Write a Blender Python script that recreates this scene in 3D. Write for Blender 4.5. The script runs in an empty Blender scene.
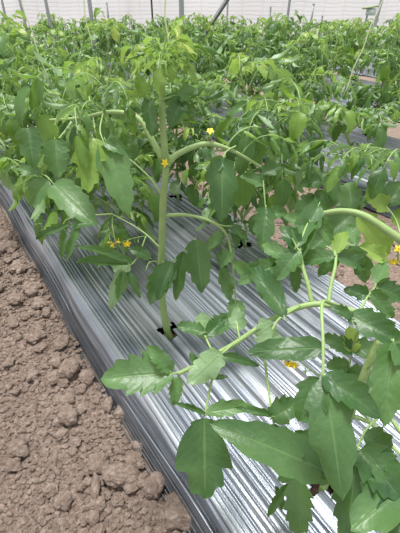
import bpy, math, random
from mathutils import Vector, Matrix, noise
D = bpy.data; SC = bpy.context.scene; COL = SC.collection
R = math.radians

# ---------------------------------------------------------------- camera
FPX = 401.0; CAMH = 1.2; HZ = -12.0
PITCH = math.atan((266.5 - HZ) / FPX); CP, SP = math.cos(PITCH), math.sin(PITCH)
cam = D.cameras.new('camera'); camo = D.objects.new('camera', cam); COL.objects.link(camo)
camo.location = (0, 0, CAMH); camo.rotation_euler = (math.pi / 2 - PITCH, 0, 0)
cam.sensor_fit = 'HORIZONTAL'; cam.sensor_width = 36; cam.lens = 36 * FPX / 400
cam.clip_start = 0.02; cam.clip_end = 200
cam.dof.use_dof = False
SC.camera = camo

# ---------------------------------------------------------------- world, light, exposure
SC.view_settings.view_transform = 'Standard'; SC.view_settings.look = 'None'
SC.view_settings.exposure = 0.22; SC.view_settings.gamma = 1
w = D.worlds.new('world'); SC.world = w; w.use_nodes = True
nt = w.node_tree; nt.nodes.clear()
wo = nt.nodes.new('ShaderNodeOutputWorld'); bg = nt.nodes.new('ShaderNodeBackground')
tc = nt.nodes.new('ShaderNodeTexCoord'); sx = nt.nodes.new('ShaderNodeSeparateXYZ'); cr = nt.nodes.new('ShaderNodeValToRGB')
nt.links.new(tc.outputs['Generated'], sx.inputs[0]); nt.links.new(sx.outputs['Z'], cr.inputs[0])
cr.color_ramp.elements[0].position = 0.0; cr.color_ramp.elements[0].color = (.88, .89, .90, 1)
cr.color_ramp.elements[1].position = 0.75; cr.color_ramp.elements[1].color = (1, 1, 1, 1)
nt.links.new(cr.outputs[0], bg.inputs[0]); bg.inputs[1].default_value = .85
nt.links.new(bg.outputs[0], wo.inputs[0])
sl = D.lights.new('sun', 'SUN'); so = D.objects.new('sun', sl); COL.objects.link(so)
sl.energy = 4.6; sl.angle = R(18); sl.color = (1, .98, .94)
so.rotation_euler = Vector((.12, -.12, -1)).to_track_quat('-Z', 'Y').to_euler(); so.location = (0, 0, 6)

# ---------------------------------------------------------------- coordinates of the place
AZ = R(33.4); CA, SA = math.cos(AZ), math.sin(AZ)
def W(c, a, z=0.0):                       # c across the beds, a along the beds
    return Vector((c * CA - a * SA, c * SA + a * CA, z))
def at(u, v, d):                          # point of the place seen at pixel u, v, d metres deep
    a = (u - 200) / FPX; b = (266.5 - v) / FPX
    return Vector((a * d, (CP + b * SP) * d, CAMH + (-SP + b * CP) * d))
def proj(p):
    d = p.y * CP - (p.z - CAMH) * SP
    if d < .05: return (-999, -999, d)
    up = p.y * SP + (p.z - CAMH) * CP
    return (200 + FPX * p.x / d, 266.5 - FPX * up / d, d)
def G(u, v, z=0.0):
    b = (266.5 - v) / FPX
    return at(u, v, (z - CAMH) / (-SP + b * CP))

# ---------------------------------------------------------------- materials
def mat(name):
    m = D.materials.new(name); m.use_nodes = True; n = m.node_tree; n.nodes.clear()
    o = n.nodes.new('ShaderNodeOutputMaterial'); p = n.nodes.new('ShaderNodeBsdfPrincipled')
    n.links.new(p.outputs[0], o.inputs[0]); return m, n, p, o
def mth(n, op, a, b=None, clamp=False):
    k = n.nodes.new('ShaderNodeMath'); k.operation = op; k.use_clamp = clamp
    for i, x in enumerate((a, b)):
        if x is None: continue
        if isinstance(x, (int, float)): k.inputs[i].default_value = x
        else: n.links.new(x, k.inputs[i])
    return k.outputs[0]
def mixc(n, f, a, b):
    k = n.nodes.new('ShaderNodeMix'); k.data_type = 'RGBA'
    for i, x in ((0, f), (6, a), (7, b)):
        if isinstance(x, (int, float)): k.inputs[i].default_value = x
        elif isinstance(x, tuple): k.inputs[i].default_value = x + (1,)
        else: n.links.new(x, k.inputs[i])
    return k.outputs[2]
def noi(n, scale, detail=3, vec=None, rough=.5):
    k = n.nodes.new('ShaderNodeTexNoise'); k.inputs['Scale'].default_value = scale
    k.inputs['Detail'].default_value = detail; k.inputs['Roughness'].default_value = rough
    if vec is not None: n.links.new(vec, k.inputs['Vector'])
    return k.outputs[0]
def ramp(n, f, stops):
    k = n.nodes.new('ShaderNodeValToRGB'); n.links.new(f, k.inputs[0]); e = k.color_ramp.elements
    while len(e) < len(stops): e.new(.5)
    for q, (p, c) in zip(e, stops): q.position = p; q.color = c + (1,)
    return k.outputs[0]

def leaf_mat(name, dark, light, back, yellow, veinc, trans=.35, rough=.42, yel=2.2):
    m, n, p, o = mat(name)
    uv = n.nodes.new('ShaderNodeUVMap'); s = n.nodes.new('ShaderNodeSeparateXYZ'); n.links.new(uv.outputs[0], s.inputs[0])
    oi = n.nodes.new('ShaderNodeObjectInfo'); ge = n.nodes.new('ShaderNodeNewGeometry'); tx = n.nodes.new('ShaderNodeTexCoord')
    t = mth(n, 'ABSOLUTE', mth(n, 'SUBTRACT', s.outputs[1], .5))
    mid = mth(n, 'SUBTRACT', 1, mth(n, 'MULTIPLY', t, 22), True)
    q = mth(n, 'FRACT', mth(n, 'MULTIPLY', mth(n, 'SUBTRACT', s.outputs[0], mth(n, 'MULTIPLY', t, .55)), 8))
    q = mth(n, 'ABSOLUTE', mth(n, 'SUBTRACT', q, .5))
    lat = mth(n, 'SUBTRACT', 1, mth(n, 'MULTIPLY', q, 10), True)
    vein = mth(n, 'MAXIMUM', mid, mth(n, 'MULTIPLY', lat, .22))
    nz = noi(n, 14, 4, tx.outputs['Object'])
    base = mixc(n, ramp(n, mth(n, 'ADD', mth(n, 'MULTIPLY', nz, .6), mth(n, 'MULTIPLY', mth(n, 'FRACT', mth(n, 'MULTIPLY', oi.outputs['Random'], 7.3)), .4)), [(.25, (0, 0, 0)), (.75, (1, 1, 1))]), dark, light)
    yf = mth(n, 'MULTIPLY', mth(n, 'SUBTRACT', oi.outputs['Random'], .62, ), yel, True)
    base = mixc(n, yf, base, yellow)
    base = mixc(n, mth(n, 'MULTIPLY', vein, .5), base, veinc)
    base = mixc(n, mth(n, 'MULTIPLY', ge.outputs['Backfacing'], .75), base, back)
    n.links.new(base, p.inputs['Base Color'])
    p.inputs['Roughness'].default_value = rough
    p.inputs['Specular IOR Level'].default_value = .6; p.inputs['Sheen Weight'].default_value = .0; p.inputs['Sheen Roughness'].default_value = .4; p.inputs['Sheen Tint'].default_value = (.85, 1, .9, 1)
    bm = n.nodes.new('ShaderNodeBump'); bm.inputs['Strength'].default_value = .5; bm.inputs['Distance'].default_value = .0025
    hgt = mth(n, 'ADD', mth(n, 'MULTIPLY', q, .3), mth(n, 'MULTIPLY', noi(n, 110, 4, tx.outputs['Object']), 1.1))
    n.links.new(mth(n, 'SUBTRACT', hgt, mid), bm.inputs['Height']); n.links.new(bm.outputs[0], p.inputs['Normal'])
    tr = n.nodes.new('ShaderNodeBsdfTranslucent'); n.links.new(mixc(n, .55, base, (.36, .62, .05)), tr.inputs[0])
    mx = n.nodes.new('ShaderNodeMixShader'); mx.inputs[0].default_value = trans
    n.links.new(p.outputs[0], mx.inputs[1]); n.links.new(tr.outputs[0], mx.inputs[2]); n.links.new(mx.outputs[0], o.inputs[0])
    return m
M = {}
M['leaf'] = leaf_mat('tomato_leaf', (.016, .062, .018), (.105, .225, .060), (.25, .38, .20), (.22, .38, .05), (.18, .30, .11), .36, .38)
M['leafdark'] = leaf_mat('mature_tomato_leaf', (.022, .076, .024), (.115, .225, .080), (.25, .38, .20), (.22, .38, .05), (.18, .30, .11), .30, .40, 0)
M['young'] = leaf_mat('young_leaf', (.15, .27, .045), (.30, .44, .10), (.32, .46, .16), (.42, .50, .10), (.36, .5, .16), .4)
def simple(name, c1, c2, sc, rough=.6, metal=0, bump=0, bs=40, spec=.5):
    m, n, p, o = mat(name); tx = n.nodes.new('ShaderNodeTexCoord')
    n.links.new(mixc(n, noi(n, sc, 4, tx.outputs['Object']), c1, c2), p.inputs['Base Color'])
    p.inputs['Roughness'].default_value = rough; p.inputs['Metallic'].default_value = metal
    p.inputs['Specular IOR Level'].default_value = spec
    if bump:
        b = n.nodes.new('ShaderNodeBump'); b.inputs['Strength'].default_value = bump; b.inputs['Distance'].default_value = .004
        n.links.new(noi(n, bs, 5, tx.outputs['Object']), b.inputs['Height']); n.links.new(b.outputs[0], p.inputs['Normal'])
    return m
M['stem'] = simple('tomato_stem', (.20, .32, .10), (.34, .46, .19), 25, .5, bump=.3, bs=150)
M['petiole'] = simple('tomato_petiole', (.20, .33, .10), (.32, .45, .17), 20, .5)
M['petal'] = simple('flower_petal', (.85, .62, .02), (.95, .75, .04), 30, .5)
M['sepal'] = simple('flower_sepal', (.14, .26, .05), (.22, .36, .09), 30, .6)
M['twine'] = simple('twine', (.62, .68, .42), (.75, .80, .55), 60, .7)
M['steel'] = simple('galvanised_steel', (.36, .38, .41), (.46, .48, .51), 8, .5, .3)
M['darksteel'] = simple('dark_steel', (.05, .055, .06), (.09, .095, .10), 8, .5, .3)
M['wire'] = simple('wire', (.45, .47, .48), (.55, .57, .58), 8, .5, .3)
M['board'] = simple('green_board', (.20, .27, .13), (.28, .34, .17), 8, .6)
M['whitebox'] = simple('white_plastic', (.62, .72, .72), (.72, .80, .80), 8, .5)

def soil_mat(name, c1, c2, c3):
    m, n, p, o = mat(name); tx = n.nodes.new('ShaderNodeNewGeometry'); v = tx.outputs['Position']
    a = noi(n, 3, 5, v, .6); b = noi(n, 60, 5, v, .7)
    c = mixc(n, a, c1, c2); c = mixc(n, ramp(n, b, [(.45, (0, 0, 0)), (.72, (1, 1, 1))]), c, c3)
    n.links.new(c, p.inputs['Base Color']); p.inputs['Roughness'].default_value = .95; p.inputs['Specular IOR Level'].default_value = .15
    bm = n.nodes.new('ShaderNodeBump'); bm.inputs['Strength'].default_value = 1.; bm.inputs['Distance'].default_value = .012
    n.links.new(mth(n, 'ADD', noi(n, 55, 6, v, .75), noi(n, 200, 4, v, .7)), bm.inputs['Height']); n.links.new(bm.outputs[0], p.inputs['Normal'])
    return m
M['soil'] = soil_mat('dry_soil', (.20, .145, .116), (.34, .262, .218), (.52, .395, .34))
M['clod'] = soil_mat('soil_clod', (.225, .165, .132), (.33, .252, .208), (.50, .41, .355))
M['bedsoil'] = soil_mat('dark_soil', (.05, .032, .024), (.08, .05, .038), (.12, .08, .06))  # darker brown than the path soil, shows through the planting holes

def film_mat():
    m, n, p, o = mat('silver_mulch_film'); uv = n.nodes.new('ShaderNodeUVMap'); mp = n.nodes.new('ShaderNodeMapping')
    mp.inputs['Scale'].default_value = (1, .0035, 1); n.links.new(uv.outputs[0], mp.inputs[0])
    v = mp.outputs[0]
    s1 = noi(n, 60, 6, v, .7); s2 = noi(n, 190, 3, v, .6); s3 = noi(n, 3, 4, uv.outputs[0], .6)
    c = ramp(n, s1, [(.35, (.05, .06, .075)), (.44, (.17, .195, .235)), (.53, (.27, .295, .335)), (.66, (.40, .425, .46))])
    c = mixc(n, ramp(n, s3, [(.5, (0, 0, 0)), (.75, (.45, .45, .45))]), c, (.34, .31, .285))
    n.links.new(c, p.inputs['Base Color']); p.inputs['Metallic'].default_value = .75
    n.links.new(mth(n, 'ADD', mth(n, 'MULTIPLY', s2, .2), .24), p.inputs['Roughness'])
    bm = n.nodes.new('ShaderNodeBump'); bm.inputs['Strength'].default_value = .7; bm.inputs['Distance'].default_value = .004
    n.links.new(mth(n, 'ADD', s1, mth(n, 'MULTIPLY', s2, .35)), bm.inputs['Height']); n.links.new(bm.outputs[0], p.inputs['Normal'])
    return m
M['film'] = film_mat()
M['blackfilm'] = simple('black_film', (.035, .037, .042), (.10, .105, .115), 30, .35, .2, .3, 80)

def net_mat():
    m, n, p, o = mat('white_insect_net'); tx = n.nodes.new('ShaderNodeTexCoord'); s = n.nodes.new('ShaderNodeSeparateXYZ')
    n.links.new(tx.outputs['Object'], s.inputs[0])
    def line(sock, freq, wid, off=0):
        q = mth(n, 'FRACT', mth(n, 'ADD', mth(n, 'MULTIPLY', sock, freq), off))
        return mth(n, 'LESS_THAN', q, wid)
    wob = mth(n, 'MULTIPLY', mth(n, 'SUBTRACT', noi(n, 1.2, 2, tx.outputs['Object']), .5), .12)
    z = mth(n, 'ADD', s.outputs[2], wob); x = mth(n, 'ADD', s.outputs[0], wob)
    g = mth(n, 'MAXIMUM', mth(n, 'MULTIPLY', line(z, 13, .3), .5), mth(n, 'MULTIPLY', line(x, 2.2, .12), .2))
    g = mth(n, 'MULTIPLY', g, mth(n, 'ADD', noi(n, 5, 3, tx.outputs['Object']), .2), True)
    c = mixc(n, g, (.93, .95, .98), (.58, .58, .62))
    n.links.new(c, p.inputs['Base Color']); p.inputs['Roughness'].default_value = .8
    tr = n.nodes.new('ShaderNodeBsdfTranslucent'); n.links.new(c, tr.inputs[0]); mx = n.nodes.new('ShaderNodeMixShader'); mx.inputs[0].default_value = .6
    n.links.new(p.outputs[0], mx.inputs[1]); n.links.new(tr.outputs[0], mx.inputs[2]); n.links.new(mx.outputs[0], o.inputs[0])
    return m
M['net'] = net_mat()

# ---------------------------------------------------------------- mesh helpers
class Buf:
    def __init__(s): s.v = []; s.f = []; s.uv = []; s.m = []
    def add(s, vs, fs, uvs=None, m=0):
        o = len(s.v); s.v += [tuple(x) for x in vs]; s.uv += (uvs or [(0.5, 0.5)] * len(vs))
        s.f += [tuple(i + o for i in f) for f in fs]; s.m += [m] * len(fs)
    def mesh(s, name, mats, smooth=True):
        me = D.meshes.new(name); me.from_pydata(s.v, [], s.f)
        for k in mats: me.materials.append(M[k])
        me.polygons.foreach_set('material_index', s.m)
        me.polygons.foreach_set('use_smooth', [smooth] * len(s.f))
        ul = me.uv_layers.new(name='UVMap'); li = [0] * len(me.loops); me.loops.foreach_get('vertex_index', li)
        fl = []
        for i in li: fl += s.uv[i]
        ul.data.foreach_set('uv', fl); me.update(); return me
def link(name, me, parent=None, mtx=None):
    o = D.objects.new(name, me); COL.objects.link(o)
    if parent: o.parent = parent
    if mtx is not None: o.matrix_local = mtx
    return o
def thing(name, label, cat, loc=(0, 0, 0), group=None, me=None):
    o = D.objects.new(name, me); COL.objects.link(o); o.location = loc
    o['label'] = label; o['category'] = cat
    if group: o['group'] = group
    return o
def smooth_path(pts, sub=4):
    out = []; n = len(pts)
    for i in range(n - 1):
        p0, p1, p2, p3 = pts[max(i - 1, 0)], pts[i], pts[i + 1], pts[min(i + 2, n - 1)]
        for k in range(sub):
            t = k / sub
            out.append(.5 * ((2 * p1) + (p2 - p0) * t + (2 * p0 - 5 * p1 + 4 * p2 - p3) * t * t + (3 * p1 - p0 - 3 * p2 + p3) * t ** 3))
    out.append(pts[-1].copy()); return out
def tube(buf, pts, r0, r1, n=6, m=0, bulge=None):
    N = len(pts); vs = []; fs = []; ref = Vector((.3, .9, .2)); fr = None
    for i, p in enumerate(pts):
        t = (pts[min(i + 1, N - 1)] - pts[max(i - 1, 0)]).normalized()
        if fr is None:
            fr = t.cross(ref); 
            if fr.length < .1: fr = t.cross(Vector((0, 0, 1)))
        fr = (fr - t * fr.dot(t)).normalized(); b = t.cross(fr)
        r = r0 + (r1 - r0) * i / (N - 1)
        if bulge: r *= bulge(i / (N - 1))
        for k in range(n):
            an = 2 * math.pi * k / n; vs.append(p + fr * math.cos(an) * r + b * math.sin(an) * r)
    for i in range(N - 1):
        for k in range(n):
            k2 = (k + 1) % n; fs.append((i * n + k, i * n + k2, (i + 1) * n + k2, (i + 1) * n + k))
    vs += [pts[0], pts[-1]]; a, z = N * n, N * n + 1
    for k in range(n):
        k2 = (k + 1) % n; fs.append((a, k2, k)); fs.append((z, (N - 1) * n + k, (N - 1) * n + k2))
    buf.add(vs, fs, None, m)
def box(buf, c, sx, sy, sz, m=0):
    vs = [c + Vector((x * sx / 2, y * sy / 2, z * sz / 2)) for x in (-1, 1) for y in (-1, 1) for z in (-1, 1)]
    buf.add(vs, [(0, 1, 3, 2), (4, 6, 7, 5), (0, 4, 5, 1), (2, 3, 7, 6), (0, 2, 6, 4), (1, 5, 7, 3)], None, m)

def leaflet(buf, org, d, nrm, L, Wd, nS=8, nT=2, curl=.5, fold=.3, roll=0., wave=.006, lobes=4, amp=.28, seed=0, side=0., m=0):
    rg = random.Random(seed); ph = rg.uniform(0, 6.28); ph2 = rg.uniform(0, 6.28)
    x = d.normalized(); n = (nrm - x * nrm.dot(x))
    n = n.normalized() if n.length > .05 else x.orthogonal().normalized()
    y = n.cross(x); vs = []; uv = []; fs = []; pos = org.copy(); ds = L / nS; row = 2 * nT + 1
    fq = (rg.uniform(5, 12), rg.uniform(5, 12))
    offs = (rg.uniform(0, .5), rg.uniform(0, .5))
    for i in range(nS + 1):
        s = i / nS; th = curl * s
        T = x * math.cos(th) - n * math.sin(th); N = x * math.sin(th) + n * math.cos(th)
        T = (T + y * side * s).normalized()
        if i: pos = pos + T * ds
        w = Wd / 2 * ((s + .012) ** .5) * (max(0, 1.0 - s) ** .82) / .415 * (1 if s < .96 else .7) + .0006
        for j in range(-nT, nT + 1):
            t = j / nT; at_ = abs(t); lf = 0 if j < 0 else 1
            fr_ = (s * lobes + offs[lf] + .35 * math.sin(s * 5 + ph2 + lf)) % 1.0
            tooth = (fr_ / .72 if fr_ < .72 else (1 - fr_) / .28) - .5
            ww = w * (1 + amp * tooth * at_ ** 2 * (1 - .4 * s))
            # strong margins curve: integrate fold angle
            ang = fold + roll * at_
            lat = ww * t * math.cos(ang * .7); up = ww * at_ * math.sin(ang)
            wv = wave * min(1, Wd / .045) * math.sin(s * fq[lf] + ph + (2.1 if lf else 0)) * at_ ** 1.5 + wave * .13 * math.sin(s * (fq[0] * 3 + 8) + ph2 - at_ * 9) * min(1, at_ * 3)
            vs.append(pos + y * lat + N * (up + wv) + T * (ww * .25 * tooth * amp * 2 * at_))
            uv.append((s, .5 + t * .5))
    for i in range(nS):
        for j in range(row - 1):
            a = i * row + j; fs.append((a, a + row, a + row + 1, a + 1))
    buf.add(vs, fs, uv, m)

def gen_leaf(seed, L=.27, pairs=3, hi=False, droop=1.0, young=False):
    """compound leaf along +X, Z up; returns rachis points and leaflet argument list"""
    rg = random.Random(seed); n = 10; pts = [Vector((0, 0, 0))]; el = rg.uniform(.5, .8)
    bend = rg.uniform(1.5, 2.1) * droop; yaw = 0; yb = rg.uniform(-.8, .8)
    for i in range(n):
        s = (i + .5) / n; e = el - bend * s ** 1.3; yaw = yb * s
        pts.append(pts[-1] + Vector((math.cos(e) * math.cos(yaw), math.cos(e) * math.sin(yaw), math.sin(e))) * (L / n))
    def P(s):
        k = min(int(s * n), n - 1); return pts[k].lerp(pts[k + 1], s * n - k), (pts[k + 1] - pts[k]).normalized()
    ll = []; z = Vector((0, 0, 1))
    for q in range(pairs):
        s = .36 + .52 * q / max(pairs - 1, 1)
        for sd in (-1, 1):
            p, t = P(min(.97, s + rg.uniform(-.03, .03))); lat = t.cross(z).normalized() * sd
            d = (t * rg.uniform(.35, .75) + lat * 1.0 - z * rg.uniform(.15, .8) * droop).normalized()
            sz = L * rg.uniform(.29, .40) * (1 if q else .8)
            ll.append((p, d, (z + lat * rg.uniform(-.3, .4) + Vector((rg.uniform(-.3, .3), rg.uniform(-.3, .3), 0))), sz, sz * rg.uniform(.29, .42)))
            if rg.random() < .5:
                p2, t2 = P(max(.2, s - .09)); sz2 = sz * rg.uniform(.25, .38)
                ll.append((p2, d, z, sz2, sz2 * .6))
    p, t = P(1.0); sz = L * rg.uniform(.42, .52)
    ll.append((p, (t - z * .15), (z + Vector((rg.uniform(.1, .5), 0, 0))), sz, sz * rg.uniform(.46, .58)))
    return pts, ll
def leaflet_style(rg):
    return dict(curl=rg.uniform(.3, 1.5), fold=rg.choice((rg.uniform(.2, .8), rg.uniform(-.7, .1))), roll=rg.uniform(-.6, .9),
                wave=rg.uniform(.002, .007), lobes=rg.choice((3, 4)), amp=rg.uniform(.2, .45), seed=rg.randrange(99999), side=rg.uniform(-.25, .25))
def petiolule(buf, p, d, l, r=.0011, m=1):
    tube(buf, [p - d * .002, p + d * l], r, r * .8, 4, m)

def leaf_mesh(seed, L, pairs, nS, nT, lm='leaf', droop=1.0, r=.0026, ns=5):
    rg = random.Random(seed + 7); pts, ll = gen_leaf(seed, L, pairs, droop=droop); b = Buf()
    tube(b, pts, r, r * .4, ns, 1)
    for (p, d, n, l, wd) in ll:
        d = d.normalized(); n = -n if rg.random() < .18 else n; petiolule(b, p, d, l * .12); leaflet(b, p + d * l * .12, d, n, l, wd, nS, nT, **leaflet_style(rg))
    return b.mesh('tomato_leaf', [lm, 'petiole'])
VAR = [leaf_mesh(100 + i, .24 + .012 * (i % 4), 3 + (i % 3 == 0), 14, 2) for i in range(12)]
YVAR = [leaf_mesh(200 + i, .13 + .012 * (i % 4), 2 + i % 2, 9, 2, 'young', droop=.9, r=.002) for i in range(6)]
# detailed leaves with separate leaflets for the nearest plants
HVAR = []
for i in range(6):
    rg = random.Random(300 + i); pts, ll = gen_leaf(300 + i, .26, 3); b = Buf(); tube(b, pts, .0032, .0014, 7, 0)
    rac = b.mesh('leaf_stalk', ['petiole']); subs = []
    for (p, d, n, l, wd) in ll:
        d = d.normalized(); b = Buf(); petiolule(b, p, d, l * .12); leaflet(b, p + d * l * .12, d, n, l, wd, 26, 3, **leaflet_style(rg))
        subs.append(b.mesh('leaflet', ['leaf', 'petiole']))
    HVAR.append((rac, subs))

def orient(org, dirv, scale=1., rollz=0.):
    yaw = math.atan2(dirv.y, dirv.x)
    return Matrix.Translation(org) @ Matrix.Rotation(yaw, 4, 'Z') @ Matrix.Rotation(-rollz, 4, 'Y') @ Matrix.Scale(scale, 4)

def flower(buf, c, d, s=.012, seed=0):
    rg = random.Random(seed); d = d.normalized(); a = d.orthogonal().normalized(); b = d.cross(a)
    for k in range(5):
        an = 2 * math.pi * k / 5 + rg.uniform(-.15, .15); r = a * math.cos(an) + b * math.sin(an); t = d.cross(r)
        leaflet(buf, c, (r + d * .35), d, s * 1.25, s * .62, 5, 1, curl=.7, fold=.2, wave=.0005, amp=0, seed=k, m=0)
        r2 = a * math.cos(an + .6) + b * math.sin(an + .6)
        leaflet(buf, c - d * s * .08, (r2 - d * .2), d, s * 1.1, s * .3, 4, 1, curl=-.4, fold=.2, wave=.0003, amp=0, seed=k, m=1)
    tube(buf, [c, c + d * s * .45, c + d * s * .85], s * .2, s * .07, 6, 0)
    tube(buf, [c - d * s * .3, c], s * .12, s * .2, 6, 1)
def bud(buf, c, d, s=.008):
    d = d.normalized()
    tube(buf, [c, c + d * s * .5, c + d * s, c + d * s * 1.5], s * .25, s * .1, 6, 1, bulge=lambda t: .7 + 1.2 * math.sin(t * 3))

# ---------------------------------------------------------------- the setting
BEDS = [(.235 + 2.04 * k, 1.345 + 2.04 * k) for k in range(5)]
def rowline(k): return (BEDS[k][0] + .31, BEDS[k][0] + .90)
def bed_height(k, c):
    c0, c1 = BEDS[k]; 
    l = (c - c0) / .075; r = (c1 - c) / .075; t = min(l, r)
    if t >= 1: return .12
    if t <= 0: return 0
    return .12 * math.sin(t * math.pi / 2) ** .8
# ground
b = Buf()
cs = []; x = -9.0
while x < 13: cs.append(x); x += .02 if -1.3 < x < 2.4 else .12 if -2.5 < x < 5 else .5
as_ = []; x = -3.0
while x < 15: as_.append(x); x += .02 if .0 < x < 3.0 else .12 if -.8 < x < 5 else .5
for a in as_:
    for c in cs:
        h = .0
        if c < .22 or 1.3 < c < 2.4: h = noise.noise(Vector((c * 3, a * 3, 0))) * .018 + noise.noise(Vector((c * 11, a * 11, 3))) * .010 + abs(noise.noise(Vector((c * 30, a * 30, 7)))) * .012
        if -.25 < c < .22: h += .02 * (c + .25) / .47
        elif .22 <= c < 1.3: h = .02
        b.v.append(tuple(W(c, a, h - .012))); b.uv.append((0, 0))
n = len(cs)
for j in range(len(as_) - 1):
    for i in range(n - 1):
        b.f.append((j * n + i, j * n + i + 1, (j + 1) * n + i + 1, (j + 1) * n + i)); b.m.append(0)
g = link('ground', b.mesh('ground', ['soil'])); g['kind'] = 'structure'
# soil ridges under the film
for k in range(5):
    b = Buf(); c0, c1 = BEDS[k]; pr = [(c0 + .02, -.02), (c0 + .075, .085), (c1 - .075, .085), (c1 - .02, -.02)]
    vs = [W(c, a, z) for a in (-.55, (10.2 - 9 * 0 - c0 * SA - .6) / CA) for c, z in pr]
    b.add(vs, [(0, 1, 5, 4), (1, 2, 6, 5), (2, 3, 7, 6), (0, 3, 2, 1), (4, 5, 6, 7)])
    o = link('ground', b.mesh('bed_soil', ['bedsoil'], False)); o['kind'] = 'structure'

# ---------------------------------------------------------------- plant positions
spots = []                                   # (bed, row, c, a)
rgp = random.Random(5)
for k in range(5):
    for r, c in enumerate(rowline(k)):
        a = .98 - .66 * 4 + (.33 if r else 0) + .17 * (k % 2)
        while a < 12:
            cc = c + rgp.uniform(-.02, .02) * (k > 0); aa = a + rgp.uniform(-.04, .04) * (k > 0)
            p = W(cc, aa, .8); u, v, d = proj(p)
            if .3 < d and -90 < u < 480 and p.y < 9.6 and v < 520: spots.append((k, r, cc, aa))
            a += .66
A_POS = G(170, 336, .12); B_POS = G(322, 489, .12)
def near_spot(P, c, a):
    q = W(c, a, .12); return (q - P).length < .3
spots = [s for s in spots if not near_spot(A_POS, s[2], s[3]) and not near_spot(B_POS, s[2], s[3]) and not (s[0] == 0 and s[1] == 1 and s[3] < .45)]
HOLES = [[] for _ in range(5)]
for P in (A_POS, B_POS): HOLES[0].append((P.x, P.y))
HOLES[0].append(tuple(W(1.135, .44)[:2]))
for k, r, c, a in spots:
    if near_spot(W(1.135, .62, .12), c, a): continue
    q = W(c, a); HOLES[k].append((q.x, q.y))

# film over each bed
ORD = ['nearest', 'second', 'third', 'fourth', 'farthest']
for k in range(5):
    rg = random.Random(40 + k); c0, c1 = BEDS[k]; b = Buf()
    dc = .0022 if k == 0 else .01 if k == 1 else .03
    comp = [(rg.uniform(9, 60), rg.uniform(0, 6.28), rg.uniform(.0008, .0036), rg.uniform(-1.2, 1.2)) for _ in range(12)]
    cre = [c0 - .05]
    while cre[-1] < c1 + .06: cre.append(cre[-1] + rg.choice((rg.uniform(.010, .018), rg.uniform(.02, .04), rg.uniform(.04, .075))))
    cam_ = [(rg.uniform(.004, .010), rg.uniform(0, 9)) for _ in cre]
    cl = []; x = c0 - .03
    while x < c1 + .03: cl.append(x); x += dc
    al = []; x = -.5
    while x < 12.4: al.append(x); x += .02 if x < 1.6 and k < 1 else .03 if x < 3 and k < 2 else .1
    for a in al:
        for c in cl:
            h = max(bed_height(k, c), .0) + .012
            wn = .006 * math.sin(a * 2.3 + k) + .01 * noise.noise(Vector((a * 1.5, k, c * 1.2)))
            if k < 2:
                cw = c + wn + .001 * noise.noise(Vector((a * 3, c * 14, 2)))
                qi = max(q for q in range(len(cre)) if cre[q] <= max(cw, cre[0])); qi = min(qi, len(cre) - 2)
                t = min(1, max(0, (cw - cre[qi]) / (cre[qi + 1] - cre[qi]))); am, s0 = cam_[qi]; wd_ = cre[qi + 1] - cre[qi]
                h += min(am * 1.4, wd_ * .36) * (math.sin(math.pi * t) ** .6) * (.8 + .5 * noise.noise(Vector((a * 1.3, s0, 5)))) + .006 * noise.noise(Vector((a * 2, c * 9, 1)))
            if c < c0: h -= .012
            cc = c
            if c < c0 + .06: cc = c + .012 * noise.noise(Vector((a * 1.3, 0, k * 5))) + .006 * noise.noise(Vector((a * 5, 0, k * 5)))
            p = W(cc, a, h); b.v.append(tuple(p)); b.uv.append((c, a))
    n = len(cl)
    for j in range(len(al) - 1):
        for i in range(n - 1):
            q = b.v[j * n + i]; hole = False
            if .2 < cl[i] - c0 < 1.05:
                for hx, hy in HOLES[k]:
                    dx, dy = q[0] - hx, q[1] - hy
                    if abs(dx) < .07 and abs(dy) < .07:
                        an = math.atan2(dy, dx)
                        if math.hypot(dx, dy) < .034 + .010 * math.sin(an * 3 + hx * 9) + .005 * math.sin(an * 7): hole = True
            if not hole and q[1] < 10.3: b.f.append((j * n + i, j * n + i + 1, (j + 1) * n + i + 1, (j + 1) * n + i)); b.m.append(0)
    me = b.mesh('mulch_film', ['film'])
    o = thing('mulch_film', 'silver grey plastic mulch film stretched over the %s raised bed%s' % (ORD[k] if k else 'nearest', ', beside the bare soil path' if k == 0 else ' from the camera'), 'mulch film', me=me)
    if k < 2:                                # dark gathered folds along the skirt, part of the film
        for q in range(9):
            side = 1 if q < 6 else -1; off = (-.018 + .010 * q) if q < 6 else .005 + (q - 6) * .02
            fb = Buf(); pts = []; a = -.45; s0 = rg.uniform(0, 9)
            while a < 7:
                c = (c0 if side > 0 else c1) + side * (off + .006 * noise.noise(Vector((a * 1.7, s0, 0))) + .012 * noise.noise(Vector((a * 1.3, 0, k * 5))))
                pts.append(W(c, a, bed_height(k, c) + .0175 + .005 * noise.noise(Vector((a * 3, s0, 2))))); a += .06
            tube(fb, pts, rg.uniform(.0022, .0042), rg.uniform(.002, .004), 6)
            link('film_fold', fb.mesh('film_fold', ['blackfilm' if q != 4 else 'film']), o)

# net wall
b = Buf(); nx = 60; Yw = 10.6
for i in range(nx + 1):
    for j in range(14):
        xx = -9 + 20 * i / nx; z = -.1 + 3.4 * j / 13
        b.v.append((xx, .05 * math.sin(xx * 4.1) + .04 * noise.noise(Vector((xx, z * 2, 0))), z)); b.uv.append((xx, z))
for i in range(nx):
    for j in range(13): b.f.append((i * 14 + j, (i + 1) * 14 + j, (i + 1) * 14 + j + 1, i * 14 + j + 1)); b.m.append(0)
o = link('wall_back', b.mesh('net', ['net'])); o.location = (0, Yw, 0); o['kind'] = 'structure'

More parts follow.
